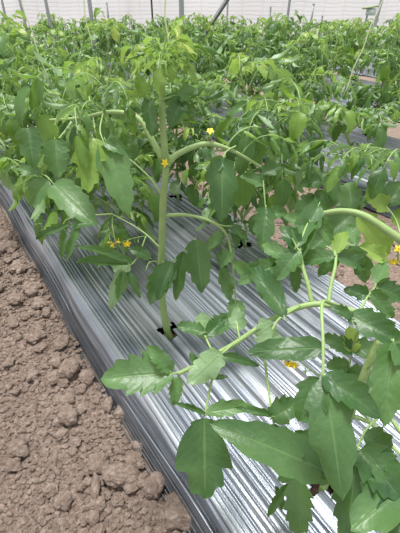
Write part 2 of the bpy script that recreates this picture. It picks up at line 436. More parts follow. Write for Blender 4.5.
# ---------------------------------------------------------------- posts, rails, twine
def post(u, v, d, wpx, label, lean=(0, 0), top=2.6, m='steel', name='support_post', cat='post'):
    p = at(u, v, d); r = max(wpx / 2 * d / FPX, .006); b = Buf(); L = Vector((lean[0], lean[1], 1))
    tube(b, [L * (z - p.z) + Vector((0, 0, p.z)) for z in (0., .6, top * .6, top)], r, r, 12)
    tube(b, [Vector((0, 0, 0)) - L * p.z + Vector((0, 0, p.z)), -L * (p.z - .02) + Vector((0, 0, p.z))], r * 1.5, r * 1.5, 12)
    if top < 2: tube(b, [L * (top - p.z) + Vector((0, 0, p.z)), L * (top + .01 - p.z) + Vector((0, 0, p.z))], r * 1.25, r * 1.1, 12)
    return thing(name, label, cat, (p.x, p.y, 0), me=b.mesh(name, [m]))
post(4, 10, 7.0, 2.4, 'thin grey steel post at the far left edge')
post(22, 10, 6.8, 2.6, 'slender grey steel post second from the left edge', (-.03, 0))
post(47.5, 10, 6.2, 3.2, 'grey steel post standing left of the first hanging twine', (-.02, 0))
post(90.5, 10, 5.6, 4.0, 'thick pale grey steel post just right of the hanging twine')
post(181.5, 8, 5.0, 5.2, 'thickest grey steel post rising above the plants near the middle')
post(152, 10, 8.6, 1.8, 'hair thin dark post left of the thickest grey post', m='darksteel')
post(128, 10, 9.0, 1.6, 'thin grey stake midway between the two thick left posts')
post(107.5, 10, 8.8, 1.8, 'short grey stake right of the thick left post', top=at(107, 3, 8.8).z, name='stake', cat='stake')
post(227.5, 10, 8.4, 1.8, 'thin post beside the dark diagonal brace')
post(237, 15, 9.2, 1.5, 'short thin stake right of the dark brace', top=at(237, 8, 9.2).z, name='stake', cat='stake')
post(270, 15, 9.0, 1.6, 'short thin stake left of the dark grey post', top=at(270, 7, 9.0).z, name='stake', cat='stake')
post(288.5, 10, 7.0, 2.6, 'dark grey post right of centre against the net', (.03, 0))
post(312.5, 12, 8.0, 2.2, 'short dark stake between the dark post and the small sign', (.03, 0), top=at(313, 4, 8.0).z, name='stake', cat='stake')
post(322, 20, 9.0, 1.5, 'shortest pale stake standing in front of the net', top=at(322, 16, 9.0).z, name='stake', cat='stake')
post(367, 16, 7.6, 2.0, 'short stake that carries the little green roofed box', (.03, 0), top=at(368, 8, 7.6).z, name='stake', cat='stake')
post(379, 10, 6.2, 3.2, 'leaning pale grey post at the right beside the green roofed box', (.07, 0))
b = Buf(); p0 = at(206, 32, 4.6); p1 = at(235, -12, 4.6); dd = (p1 - p0)
tube(b, [p0 - p0 - dd * .8, dd * 0, dd * 1.8], .024, .024, 10)
thing('diagonal_brace', 'dark steel brace pole slanting up above the plants near the middle', 'brace', p0, me=b.mesh('brace', ['darksteel']))
# little box with a green lid
p = at(371, 9, 7.52); t = thing('trap_box', 'small white box with a green sloping lid hung on a stake before the net', 'box', p)
b = Buf(); vs = [Vector((x * .13, y * .09, z * .012 + x * .02)) for x in (-1, 1) for y in (-1, 1) for z in (-1, 1)]
b.add(vs, [(0, 1, 3, 2), (4, 6, 7, 5), (0, 4, 5, 1), (2, 3, 7, 6), (0, 2, 6, 4), (1, 5, 7, 3)]); link('lid', b.mesh('lid', ['board']), t, Matrix.Translation((-.01, 0, .03)))
b = Buf(); box(b, Vector((0.01, 0, -.045)), .15, .12, .11); link('box_body', b.mesh('box_body', ['whitebox']), t)
for i, (v0, v1, y, lab) in enumerate(((12, 14, 10.2, 'lower'), (4, 2, 10.3, 'upper'))):
    pts = [at(-60, v0, y), at(200, (v0 + v1) / 2 + .6, y), at(460, v1, y)]; b = Buf(); tube(b, smooth_path([q - pts[1] for q in pts], 6), .007, .007, 6)
    thing('rail', '%s of the two thin wires running along the white net' % lab, 'wire', pts[1], me=b.mesh('rail', ['wire']))

TW = [((86.5, 0), (89, 52), 1.5, 'hanging from above to the plant left of the tall middle plant'),
      ((39, 0), (49, 84), 1.75, 'nearest the left edge, slanting down into the leaves'),
      ((166.5, 0), (167.5, 60), 1.08, 'tied down to the tall plant in the middle'),
      ((361, 0), (343, 96), 1.85, 'slanting down into the leaves at the right')]
for (a0, a1, d, lab) in TW:
    top = at(a0[0], a0[1], d); bot = at(a1[0], a1[1], d); bot.y = top.y = (bot.y + top.y) / 2 if a1[1] < 70 else bot.y
    dr = (top - bot); up = bot + dr * ((2.3 - bot.z) / max(dr.z, .05)); b = Buf()
    pts = [Vector((0, 0, 0)) + (up - bot) * t + Vector((.004 * math.sin(t * 60), 0, 0)) for t in [i / 40 for i in range(41)]]
    tube(b, pts, .0023, .0023, 6)
    thing('support_twine', 'pale green support twine ' + lab, 'twine', bot, me=b.mesh('twine', ['twine']))

# ---------------------------------------------------------------- tomato plants
def stem_paths(rg, h, nbr, spread=1.):
    pts = [Vector((0, 0, -.03))]; lx, ly = rg.uniform(-.10, .10), rg.uniform(-.10, .10); n = 12
    for i in range(1, n + 1):
        s = i / n; z = h * s
        pts.append(Vector((lx * s + .012 * math.sin(i * 2.1 + lx * 50), ly * s + .012 * math.cos(i * 2.1), z)))
    paths = [(pts, .0095, .003)]
    for q in range(nbr):
        s = rg.uniform(.25, .7); k = int(s * n); an = rg.uniform(0, 6.28); bl = rg.uniform(.22, .42) * spread; e = rg.uniform(.3, .8)
        bp = [pts[k].copy()]; m = 7
        for i in range(1, m + 1):
            e += rg.uniform(-.1, .18); bp.append(bp[-1] + Vector((math.cos(an) * math.cos(e), math.sin(an) * math.cos(e), math.sin(e))) * (bl / m)); an += rg.uniform(-.15, .15)
        paths.append((bp, .0062, .003))
    return paths
def leaf_sites(rg, paths, h, low=.22):
    out = []; pts = paths[0][0]; n = len(pts) - 1; an = rg.uniform(0, 6.28); z = low * h
    while z < h * .97:
        k = min(int(z / h * n), n - 1); out.append((pts[k].lerp(pts[k + 1], z / h * n - k), an, z / h, 'main')); an += 2.4 + rg.uniform(-.3, .3); z += h * rg.uniform(.05, .068)
    for bp, _, _ in paths[1:]:
        for k in range(2, len(bp)):
            out.append((bp[k].copy(), rg.uniform(0, 6.28), bp[k].z / h, 'tip' if k >= len(bp) - 1 else 'br'))
    for q in range(4): out.append((pts[-1] - Vector((0, 0, .015 * q)), rg.uniform(0, 6.28), 1., 'tip'))
    return out
def make_truss(seed, n=4, fl=2):
    rg = random.Random(seed); b = Buf(); pts = [Vector((0, 0, 0)), Vector((.03, 0, .012)), Vector((.06, 0, .008)), Vector((.085, 0, -.01))]
    sp = smooth_path(pts, 3); tube(b, sp, .0016, .001, 5, 1)
    fls = []
    for i in range(n):
        p = sp[3 + i * 2 if 3 + i * 2 < len(sp) else -1]; d = Vector((rg.uniform(.2, .8), rg.uniform(-1, 1), rg.uniform(-.9, .1))).normalized()
        tube(b, [p, p + d * .012], .0009, .0009, 4, 1)
        if i < fl: fls.append((p + d * .014, d))
        else: bud(b, p + d * .012, d, .007)
    return b, fls
def make_proto(seed, h, far=False):
    rg = random.Random(seed); paths = stem_paths(rg, h, 7); t = D.objects.new('tomato_plant', None)
    sb = Buf()
    for pts, r0, r1 in paths: tube(sb, smooth_path(pts, 3), r0, r1, 8 if not far else 5)
    kids = [('stem', sb.mesh('stem', ['stem']), Matrix.Identity(4))]
    sites = leaf_sites(rg, paths, h)
    if far:
        fb = Buf()
        for p, an, s, kind in sites:
            yg = kind == 'tip' or s > .93; me = (YVAR if yg else VAR)[0]
            pts, ll = gen_leaf(rg.randrange(999), (.14 if yg else .25) * rg.uniform(.8, 1.1), 3); mt = orient(p, Vector((math.cos(an), math.sin(an), 0)), 1, rg.uniform(0, .5))
            nn = Buf(); tube(nn, pts[::3], .0026, .0012, 4, 1); mi = 2 if yg else 0
            for (q, d, nm, l, wd) in ll:
                if rg.random() < .18: nm = -nm
                if l > .03: leaflet(nn, q, d, nm, l * 1.1, wd * 1.15, 5, 1, m=mi, **leaflet_style(rg))
            o = len(fb.v); fb.v += [tuple(mt @ Vector(x)) for x in nn.v]; fb.uv += nn.uv; fb.f += [tuple(i + o for i in f) for f in nn.f]; fb.m += nn.m
        kids.append(('foliage', fb.mesh('foliage', ['leaf', 'petiole', 'young']), Matrix.Identity(4)))
    else:
        for p, an, s, kind in sites:
            yg = kind == 'tip' or s > .92; dv = Vector((math.cos(an), math.sin(an), 0))
            sc = rg.uniform(.8, 1.15) * (1 if not yg else 1.0)
            kids.append(('leaf', rg.choice(YVAR if yg else VAR), orient(p, dv, sc, rg.uniform(-.15, .7) if not yg else rg.uniform(.3, 1.1))))
    return kids
PRO = [make_proto(10 + i, .86 + .03 * (i % 3)) for i in range(6)]
FPRO = [make_proto(50 + i, .86 + .03 * (i % 3), True) for i in range(5)]
def place(kids, label, group, loc, rz, sc):
    t = thing('tomato_plant', label, 'plant', loc, group); t.rotation_euler = (0, 0, rz); t.scale = (sc,) * 3
    for nm, me, mx in kids: link(nm, me, t, mx)
    return t

# --- explicit near foliage helpers
def T_px(path): return [at(*q) for q in path]
def leaf_px(plant, root, rach, leafs, r=.003, seed=0, name='leaf'):
    """compound leaf: rachis through pixel/depth points; leafs: (base, tip, width px, opts)"""
    pts = smooth_path(T_px(rach), 4); org = pts[0]; b = Buf(); tube(b, [p - root for p in pts], r, r * .55, 8)
    lo = link(name, b.mesh('leaf_stalk', ['petiole']), plant)
    for i, L in enumerate(leafs):
        px_leaflet(lo, root, L, seed * 31 + i)
    return lo
def px_leaflet(parent, root, L, seed):
    base, tip, wp = L[:3]; o = dict(L[3]) if len(L) > 3 else {}
    p0, p1 = at(*base), at(*tip); d = p1 - p0; ln = d.length; mid = (p0 + p1) / 2
    tocam = (Vector((0, 0, CAMH)) - mid).normalized()
    nrm = tocam * o.pop('face', .8) + Vector((0, 0, 1)) * .5 + d.normalized().cross(tocam) * o.pop('tilt', 0.)
    if o.pop('back', False): nrm = -nrm
    wd = wp * (base[2] + tip[2]) / 2 / FPX; cu = o.pop('curl', .5); m = o.pop('mat', 'leafdark')
    st = dict(curl=cu, fold=.3, roll=.25, wave=.0055, lobes=4, amp=.40, seed=seed, side=0.); st.update(o)
    # start direction raised so that the curled blade still ends at the tip
    x = d.normalized(); nn = (nrm - x * nrm.dot(x)).normalized(); x0 = x * math.cos(cu / 2) + nn * math.sin(cu / 2)
    b = Buf(); petiolule(b, p0 - root - x0 * ln * .06, x0, ln * .07, .0015)
    leaflet(b, p0 - root, x0, nrm, ln * 1.03, wd, 34, 4, **st)
    return link('leaflet', b.mesh('leaflet', [m, 'petiole']), parent)
def hero_leaf(plant, root, p, dv, sc, rz, hv):
    rac, subs = hv; o = link('leaf', rac, plant, orient(p - root, dv, sc, rz))
    for s_ in subs: link('leaflet', s_, o)
    return o
def truss_px(plant, root, pts, fl, s=.012, seed=0):
    sp = smooth_path(T_px(pts), 3); b = Buf(); tube(b, [p - root for p in sp], .0016, .001, 5, 1)
    rg = random.Random(seed)
    for k in range(3):
        q = rg.choice(sp[2:]) - root; d = Vector((rg.uniform(-1, 1), rg.uniform(-.6, .2), rg.uniform(-1, .2))).normalized()
        tube(b, [q, q + d * .012], .0009, .0009, 4, 1); bud(b, q + d * .011, d, .007)
    to = link('flower_truss', b.mesh('truss', ['petal', 'sepal']), plant)
    for i, (u, v, d) in enumerate(fl):
        c = at(u, v, d); near = min(sp, key=lambda q: (q - c).length); fb = Buf()
        fd = (c - near); fd = fd.normalized() if fd.length > .002 else Vector((0, -.5, -.8))
        fd = (fd + Vector((rg.uniform(-.3, .3), -.5, .1))).normalized()
        tube(fb, [near - root, (near + c) / 2 - root - Vector((0, 0, .002)), c - fd * s * .3 - root], .0009, .0009, 4, 1)
        flower(fb, c - root, fd, s, seed + i); link('flower', fb.mesh('flower', ['petal', 'sepal']), to)

# ---- plant A: the tall one in the middle of the nearest bed
A = A_POS.copy(); pa = thing('tomato_plant', 'tall tomato plant with thick forked stem in the middle of the nearest bed', 'plant', A, 'tomato plants on the nearest bed')
AS = T_px([(171, 342, 1.545), (166, 325, 1.52), (161, 285, 1.44), (162, 245, 1.35), (163, 205, 1.265), (166, 165, 1.19), (163, 130, 1.13), (162, 95, 1.08), (165, 62, 1.03)])
AS[0].z = .09
sb = Buf(); tube(sb, [p - A for p in smooth_path(AS, 5)], .0142, .007, 12, bulge=lambda t: 1 + .12 * math.sin(t * 34) ** 4)
BRA = [([(166, 166, 1.19), (178, 154, 1.19), (204, 144, 1.2), (226, 148, 1.22), (246, 158, 1.24), (262, 168, 1.26)], .0105),
       ([(163, 160, 1.185), (152, 140, 1.18), (138, 118, 1.18), (112, 112, 1.2), (80, 118, 1.24), (50, 120, 1.3)], .0105),
       ([(162, 216, 1.29), (186, 215, 1.27), (212, 222, 1.25), (227, 236, 1.25), (233, 268, 1.27), (236, 310, 1.32)], .0065),
       ([(162, 196, 1.25), (150, 178, 1.25), (133, 162, 1.27), (118, 150, 1.3)], .004),
       ([(162, 250, 1.36), (148, 236, 1.37), (134, 226, 1.4), (112, 214, 1.42)], .004),
       ([(72, 122, 1.25), (60, 140, 1.26), (48, 160, 1.28), (30, 178, 1.32), (14, 188, 1.36)], .0045),
       ([(104, 112, 1.2), (108, 85, 1.15), (112, 62, 1.1)], .004)]
for pth, r in BRA: tube(sb, [p - A for p in smooth_path(T_px(pth), 4)], r, r * .38, 9)
link('stem', sb.mesh('stem', ['stem']), pa)
YL = dict(mat='young')
def LF(*a, **k): return a + (k,)
leaf_px(pa, A, [(236, 146, 1.22), (226, 152, 1.21), (222, 162, 1.2)], [LF((222, 160, 1.2), (222, 221, 1.2), 30, curl=.5, roll=.3), LF((224, 158, 1.2), (206, 178, 1.22), 14)], seed=1)
leaf_px(pa, A, [(103, 114, 1.2), (100, 130, 1.17), (104, 142, 1.15)], [LF((106, 142, 1.15), (128, 214, 1.14), 32, curl=.4, amp=.3), LF((92, 138, 1.14), (88, 192, 1.13), 30, mat='young', curl=.4, amp=.6), LF((104, 142, 1.14), (134, 158, 1.15), 14)], seed=2)
leaf_px(pa, A, [(36, 172, 1.3), (46, 176, 1.26), (54, 184, 1.22)], [LF((54, 184, 1.22), (96, 226, 1.16), 30, curl=.3, amp=.25, fold=.1), LF((48, 180, 1.24), (30, 206, 1.26), 22), LF((40, 176, 1.26), (18, 168, 1.28), 14)], seed=3)
leaf_px(pa, A, [(66, 130, 1.26), (58, 140, 1.24), (54, 148, 1.22)], [LF((55, 140, 1.22), (58, 178, 1.22), 26), LF((28, 128, 1.25), (34, 168, 1.25), 24)], seed=4)
leaf_px(pa, A, [(160, 260, 1.38), (172, 262, 1.34), (196, 238, 1.32)], [LF((196, 240, 1.32), (202, 292, 1.3), 26, curl=.3), LF((184, 252, 1.33), (176, 300, 1.33), 16, fold=.6), LF((172, 262, 1.34), (158, 300, 1.3), 20, curl=.7)], seed=5)
leaf_px(pa, A, [(160, 262, 1.4), (150, 262, 1.36), (146, 270, 1.34)], [LF((166, 268, 1.36), (150, 305, 1.3), 22, curl=.9), LF((150, 258, 1.36), (128, 248, 1.36), 12)], seed=6)
leaf_px(pa, A, [(146, 236, 1.37), (140, 252, 1.36), (134, 262, 1.35), (122, 272, 1.35)], [LF((122, 270, 1.35), (110, 309, 1.34), 16, back=True, fold=.3), LF((132, 262, 1.35), (76, 246, 1.36), 11, fold=.7), LF((128, 264, 1.35), (76, 262, 1.36), 12, fold=.6), LF((122, 272, 1.35), (118, 300, 1.35), 10, fold=.8), LF((128, 272, 1.36), (140, 298, 1.36), 9)], seed=7)
leaf_px(pa, A, [(112, 214, 1.42), (84, 216, 1.44), (66, 220, 1.45), (62, 232, 1.46)], [LF((66, 226, 1.45), (36, 239, 1.45), 10, fold=.5), LF((64, 230, 1.46), (62, 258, 1.46), 9, fold=.7), LF((80, 222, 1.44), (66, 262, 1.44), 9), LF((92, 222, 1.44), (70, 226, 1.44), 14)], seed=8)
leaf_px(pa, A, [(236, 306, 1.32), (232, 318, 1.3)], [LF((236, 300, 1.32), (236, 330, 1.28), 18), LF((232, 318, 1.3), (204, 336, 1.3), 20, curl=.3), LF((222, 268, 1.28), (230, 300, 1.3), 14)], seed=9)
leaf_px(pa, A, [(216, 224, 1.25), (226, 226, 1.24), (244, 226, 1.24)], [LF((230, 226, 1.24), (248, 240, 1.24), 10), LF((232, 250, 1.26), (220, 268, 1.26), 12), LF((234, 262, 1.26), (252, 282, 1.28), 14, fold=.5), LF((222, 232, 1.25), (208, 250, 1.25), 11)], seed=10)
leaf_px(pa, A, [(162, 100, 1.08), (176, 96, 1.05), (182, 102, 1.03)], [LF((166, 98, 1.08), (196, 116, 1.06), 16), LF((182, 100, 1.04), (170, 128, 1.04), 20, curl=.6), LF((178, 98, 1.04), (198, 90, 1.03), 16)], seed=11)
leaf_px(pa, A, [(262, 168, 1.26), (264, 190, 1.24), (266, 214, 1.24)], [LF((264, 184, 1.25), (240, 176, 1.25), 14), LF((266, 208, 1.24), (262, 250, 1.22), 22), LF((266, 214, 1.24), (288, 214, 1.25), 14), LF((262, 174, 1.25), (284, 166, 1.26), 14)], seed=12)
leaf_px(pa, A, [(163, 120, 1.12), (150, 100, 1.1), (140, 96, 1.09)], [LF((148, 100, 1.1), (152, 136, 1.09), 16), LF((140, 96, 1.09), (118, 106, 1.09), 14, **YL), LF((146, 96, 1.09), (134, 74, 1.1), 13, **YL)], seed=13)
truss_px(pa, A, [(146, 236, 1.37), (134, 238, 1.35), (122, 242, 1.33)], [(127, 244, 1.325), (113, 245, 1.33), (119, 242, 1.33), (110, 242, 1.34)], .012, 1)
truss_px(pa, A, [(166, 168, 1.18), (164, 162, 1.165), (160, 164, 1.155)], [(165, 163, 1.15)], .011, 2)
truss_px(pa, A, [(204, 144, 1.2), (206, 136, 1.19), (212, 132, 1.19)], [(210, 131, 1.185)], .010, 3)
rg = random.Random(77)
for k in range(24):                              # crown of young leaves round the tip
    an = k * 2.4; p = AS[-1].lerp(AS[-2], rg.uniform(0, .35)); o = link('leaf', YVAR[k % 6], pa, orient(p - A, Vector((math.cos(an), math.sin(an), 0)), rg.uniform(.45, .75), rg.uniform(.3, 1.1)))
for pth, _ in (BRA[0], BRA[1], BRA[1], BRA[5], BRA[6]):
    seg = smooth_path(T_px(pth), 4)
    for k in range(2):
        p = seg[int(rg.uniform(.45, 1) * (len(seg) - 1))]; an = rg.uniform(0, 6.28)
        hero_leaf(pa, A, p, Vector((math.cos(an), math.sin(an), 0)), rg.uniform(.5, .8), rg.uniform(0, .5), HVAR[rg.randrange(6)])

# ---- plant B: sprawling plant in the right foreground
B = B_POS.copy(); pb = thing('tomato_plant', 'nearest tomato plant, sprawling over the silver film in the lower right corner', 'plant', B, 'tomato plants on the nearest bed')
BS = T_px([(322, 492, 1.05), (334, 458, .99), (350, 415, .92), (366, 370, .86), (380, 338, .82)]); BS[0].z = .09
sb = Buf(); tube(sb, [p - B for p in smooth_path(BS, 5)], .0105, .008, 12)
BRB = [([(380, 338, .82), (366, 318, .815), (345, 309, .82), (320, 304, .83), (300, 307, .84), (278, 316, .85), (255, 330, .86), (234, 344, .87), (214, 355, .88), (196, 365, .89), (178, 374, .90)], .0075),
       ([(312, 304, .835), (308, 285, .84), (303, 268, .85), (300, 252, .86)], .0052),
       ([(328, 306, .83), (331, 285, .84), (335, 268, .85), (336, 256, .86)], .0048),
       ([(358, 402, .9), (374, 398, .86), (386, 412, .83), (402, 434, .80), (420, 455, .78)], .0055),
       ([(350, 415, .92), (372, 424, .9), (392, 446, .86), (408, 462, .84)], .0055)]
for pth, r in BRB: tube(sb, [p - B for p in smooth_path(T_px(pth), 4)], r, r * .62, 9)
link('stem', sb.mesh('stem', ['stem']), pb)
# left branch end: big dark leaflet pointing left and its companions
leaf_px(pb, B, [(222, 350, .875), (200, 363, .89), (185, 370, .9), (172, 374, .9)], [LF((173, 373, .9), (102, 379, .9), 40, curl=.25, amp=.45, fold=.12), LF((170, 371, .9), (147, 346, .9), 18, fold=.4), LF((178, 377, .9), (174, 405, .9), 14, fold=.35), LF((196, 364, .88), (190, 352, .88), 8)], seed=21, r=.0036)
leaf_px(pb, B, [(222, 352, .875), (214, 372, .87), (208, 398, .86), (205, 416, .85)], [LF((204, 418, .85), (205, 496, .85), 50, curl=.25, amp=.55, fold=.1, lobes=3), LF((207, 412, .85), (254, 406, .86), 16, curl=.3), LF((205, 414, .85), (174, 403, .86), 8, fold=.9), LF((213, 378, .87), (228, 377, .87), 5)], seed=22, r=.0036)
leaf_px(pb, B, [(232, 345, .87), (224, 352, .85), (218, 356, .84)], [LF((221, 352, .84), (188, 383, .84), 27, curl=.3, amp=.3, back=True, fold=-.1), LF((222, 356, .84), (258, 366, .85), 10, fold=.4)], seed=23)
leaf_px(pb, B, [(214, 354, .88), (206, 338, .9), (203, 324, .92)], [LF((206, 336, .9), (202, 312, .92), 24, curl=.4, back=True), LF((204, 332, .9), (178, 326, .92), 14), LF((206, 336, .9), (226, 318, .93), 14)], seed=24)
leaf_px(pb, B, [(240, 340, .865), (238, 330, .87), (237, 322, .88)], [LF((238, 330, .87), (237, 307, .89), 18, back=True, curl=.3)], seed=25)
# pale upright stalks near the camera with the large drooping leaves
leaf_px(pb, B, [(345, 309, .82), (330, 303, .78), (322, 304, .72), (323, 340, .68), (323, 382, .66)], [LF((323, 376, .66), (342, 499, .62), 44, curl=.75, amp=.3, fold=.12, roll=-.3), LF((322, 380, .66), (300, 420, .66), 34, curl=.4, amp=.4), LF((324, 376, .66), (380, 418, .63), 30, curl=.7, amp=.35), LF((323, 348, .68), (247, 352, .70), 24, curl=.35, amp=.15, fold=-.1)], seed=26, r=.0042)
leaf_px(pb, B, [(300, 306, .83), (280, 318, .8), (272, 330, .78)], [LF((272, 345, .78), (262, 318, .8), 26, curl=.3, back=True), LF((284, 316, .8), (250, 262, .9), 22, curl=.4)], seed=27)
leaf_px(pb, B, [(345, 310, .82), (350, 318, .78), (356, 322, .75)], [LF((350, 314, .77), (404, 346, .72), 28, curl=.45, amp=.3, fold=.15), LF((352, 318, .76), (330, 306, .77), 12)], seed=28)
leaf_px(pb, B, [(262, 338, .86), (266, 370, .84), (270, 400, .82), (274, 426, .8)], [LF((272, 416, .8), (236, 408, .82), 9, fold=.6), LF((272, 418, .8), (300, 402, .8), 26, curl=.4), LF((274, 424, .8), (272, 452, .8), 20, curl=.4)], seed=29, r=.0034)
leaf_px(pb, B, [(348, 420, .915), (346, 450, .82), (336, 470, .76)], [LF((332, 474, .74), (212, 424, .76), 42, curl=.35, amp=.22, fold=.1, lobes=5, wave=.003), LF((334, 470, .75), (296, 432, .78), 34, curl=.3), LF((338, 468, .74), (396, 486, .72), 40, curl=.4)], seed=30, r=.0042)
leaf_px(pb, B, [(340, 446, .96), (318, 462, .92), (300, 474, .88)], [LF((298, 478, .87), (298, 536, .86), 28, curl=.2), LF((306, 470, .88), (278, 480, .9), 14), LF((288, 484, .9), (268, 516, .93), 10, fold=.7), LF((276, 486, .92), (282, 510, .94), 8, fold=.6)], seed=31)
leaf_px(pb, B, [(366, 370, .86), (384, 352, .76), (394, 344, .7)], [LF((393, 344, .69), (384, 424, .66), 36, curl=.35, amp=.3), LF((394, 342, .69), (430, 380, .66), 36)], seed=32)
leaf_px(pb, B, [(384, 412, .83), (366, 430, .76), (356, 452, .72)], [LF((356, 456, .71), (346, 545, .67), 36, curl=.4), LF((360, 450, .71), (402, 500, .66), 42, curl=.4), LF((364, 436, .73), (392, 450, .72), 26)], seed=33)
leaf_px(pb, B, [(402, 434, .8), (404, 470, .72), (402, 492, .68)], [LF((402, 486, .68), (352, 530, .64), 46, curl=.4), LF((404, 490, .68), (400, 556, .62), 46, curl=.3), LF((402, 470, .72), (366, 476, .74), 26)], seed=34)
leaf_px(pb, B, [(372, 424, .9), (360, 408, .93), (340, 392, .96)], [LF((346, 396, .96), (330, 372, .99), 22), LF((340, 392, .96), (352, 372, .99), 20), LF((356, 404, .93), (378, 380, .95), 26)], seed=35)
leaf_px(pb, B, [(366, 318, .82), (356, 336, .9), (352, 352, .96), (346, 388, 1.0)], [LF((352, 352, .96), (322, 336, .98), 18), LF((352, 350, .96), (384, 350, .96), 20), LF((349, 366, .98), (326, 366, 1.0), 16), LF((352, 352, .96), (350, 326, .98), 16, mat='young'), LF((348, 376, .98), (372, 372, .98), 16)], seed=36)
leaf_px(pb, B, [(300, 252, .86), (296, 246, .86), (292, 238, .86)], [LF((296, 246, .86), (312, 212, .95), 20, curl=.5), LF((298, 250, .86), (276, 280, .86), 22, curl=.5), LF((300, 252, .86), (282, 226, .9), 18)], seed=37)
leaf_px(pb, B, [(336, 256, .86), (332, 250, .87), (326, 246, .88)], [LF((334, 256, .86), (300, 262, .9), 18), LF((337, 256, .86), (364, 268, .9), 20), LF((336, 254, .86), (344, 232, .92), 14, mat='young')], seed=38)
leaf_px(pb, B, [(303, 268, .85), (290, 262, .86), (280, 262, .88)], [LF((280, 262, .88), (238, 284, .9), 20, curl=.3), LF((282, 262, .88), (262, 298, .92), 18), LF((288, 262, .86), (262, 244, .92), 16), LF((294, 264, .86), (296, 292, .9), 12)], seed=51)
leaf_px(pb, B, [(300, 252, .86), (304, 232, .88), (312, 216, .92)], [LF((318, 206, .93), (284, 276, .86), 24, curl=.4, amp=.25), LF((312, 216, .92), (334, 244, .92), 16), LF((308, 226, .9), (284, 216, .94), 14)], seed=52)
leaf_px(pb, B, [(336, 256, .86), (348, 246, .9), (360, 246, .95)], [LF((360, 246, .95), (388, 262, .96), 18, **YL), LF((350, 246, .9), (366, 282, .92), 20), LF((354, 246, .92), (350, 226, .96), 14), LF((344, 250, .88), (318, 276, .9), 16)], seed=53)
leaf_px(pb, B, [(358, 314, .82), (368, 296, .86), (376, 286, .9)], [LF((376, 286, .9), (404, 300, .9), 22), LF((376, 284, .9), (384, 262, .95), 16), LF((368, 296, .86), (344, 290, .88), 16), LF((370, 292, .87), (392, 318, .86), 18)], seed=54)
truss_px(pb, B, [(322, 378, .95), (306, 366, .93), (292, 356, .91), (283, 352, .9)], [(282, 358, .9), (289, 364, .9), (287, 356, .905), (294, 365, .9)], .012, 6)

# ---- plant C: rooted on the far row of the nearest bed, thick branch reaching in from the right
Cp = W(1.135, .44, .12); pc = thing('tomato_plant', 'tomato plant at the right edge with a thick pale branch reaching in from the right', 'plant', Cp, 'tomato plants on the nearest bed')
cb = proj(Cp); sb = Buf()
CS = [Cp - Vector((0, 0, .03)), Cp + Vector((.01, 0, .12)), Cp + Vector((.04, -.01, .2)), at(446, 290, 1.22), at(436, 240, 1.17), at(438, 215, 1.15)]
tube(sb, [p - Cp for p in smooth_path(CS, 5)], .011, .008, 10)
BRC = [([(446, 270, 1.13), (402, 241, 1.06), (378, 224, 1.06), (360, 214, 1.07), (338, 211, 1.1), (312, 216, 1.15)], .0125), ([(432, 226, 1.16), (420, 190, 1.15), (400, 165, 1.15), (372, 160, 1.18), (345, 165, 1.22)], .006)]
for pth, r in BRC: tube(sb, [p - Cp for p in smooth_path(T_px(pth), 4)], r, r * .55, 10)
link('stem', sb.mesh('stem', ['stem']), pc)
leaf_px(pc, Cp, [(362, 215, 1.07), (356, 210, 1.08), (350, 212, 1.09)], [LF((352, 214, 1.18), (308, 252, 1.16), 32, curl=.4), LF((350, 212, 1.18), (348, 182, 1.22), 22), LF((358, 216, 1.12), (388, 254, 1.14), 26, mat='young', curl=.3), LF((356, 210, 1.19), (366, 196, 1.2), 12)], seed=41)
leaf_px(pc, Cp, [(402, 241, 1.06), (396, 220, 1.12), (386, 206, 1.16)], [LF((388, 208, 1.18), (366, 200, 1.18), 20, mat='young'), LF((386, 206, 1.18), (402, 184, 1.2), 26), LF((392, 214, 1.18), (410, 226, 1.18), 22, mat='young')], seed=42)
leaf_px(pc, Cp, [(345, 165, 1.22), (325, 176, 1.24), (316, 196, 1.26)], [LF((316, 196, 1.26), (296, 228, 1.26), 24, curl=.5), LF((330, 174, 1.24), (334, 206, 1.24), 18), LF((322, 180, 1.24), (300, 186, 1.26), 16), LF((318, 190, 1.25), (330, 226, 1.25), 16)], seed=43)
truss_px(pc, Cp, [(404, 243, 1.2), (400, 250, 1.19), (396, 256, 1.18)], [(399, 249, 1.17), (394, 262, 1.17)], .012, 9)
rg = random.Random(91)
for pth in (BRC[1][0], BRC[1][0]):
    seg = smooth_path(T_px(pth), 4)
    for k in range(6):
        p = seg[int(rg.uniform(.2, 1) * (len(seg) - 1))]; an = rg.uniform(0, 6.28)
        hero_leaf(pc, Cp, p, Vector((math.cos(an), math.sin(an), 0)), rg.uniform(.5, .8), rg.uniform(0, .5), HVAR[rg.randrange(6)])

seg = smooth_path(CS, 5)
for k in range(9):
    p = seg[int((.45 + .06 * k) * (len(seg) - 1))]; an = -.9 + k * .45
    hero_leaf(pc, Cp, p, Vector((math.cos(an * .6), math.sin(an * .6), 0)), rg.uniform(.75, 1.), rg.uniform(-.1, .5), HVAR[k % 6])
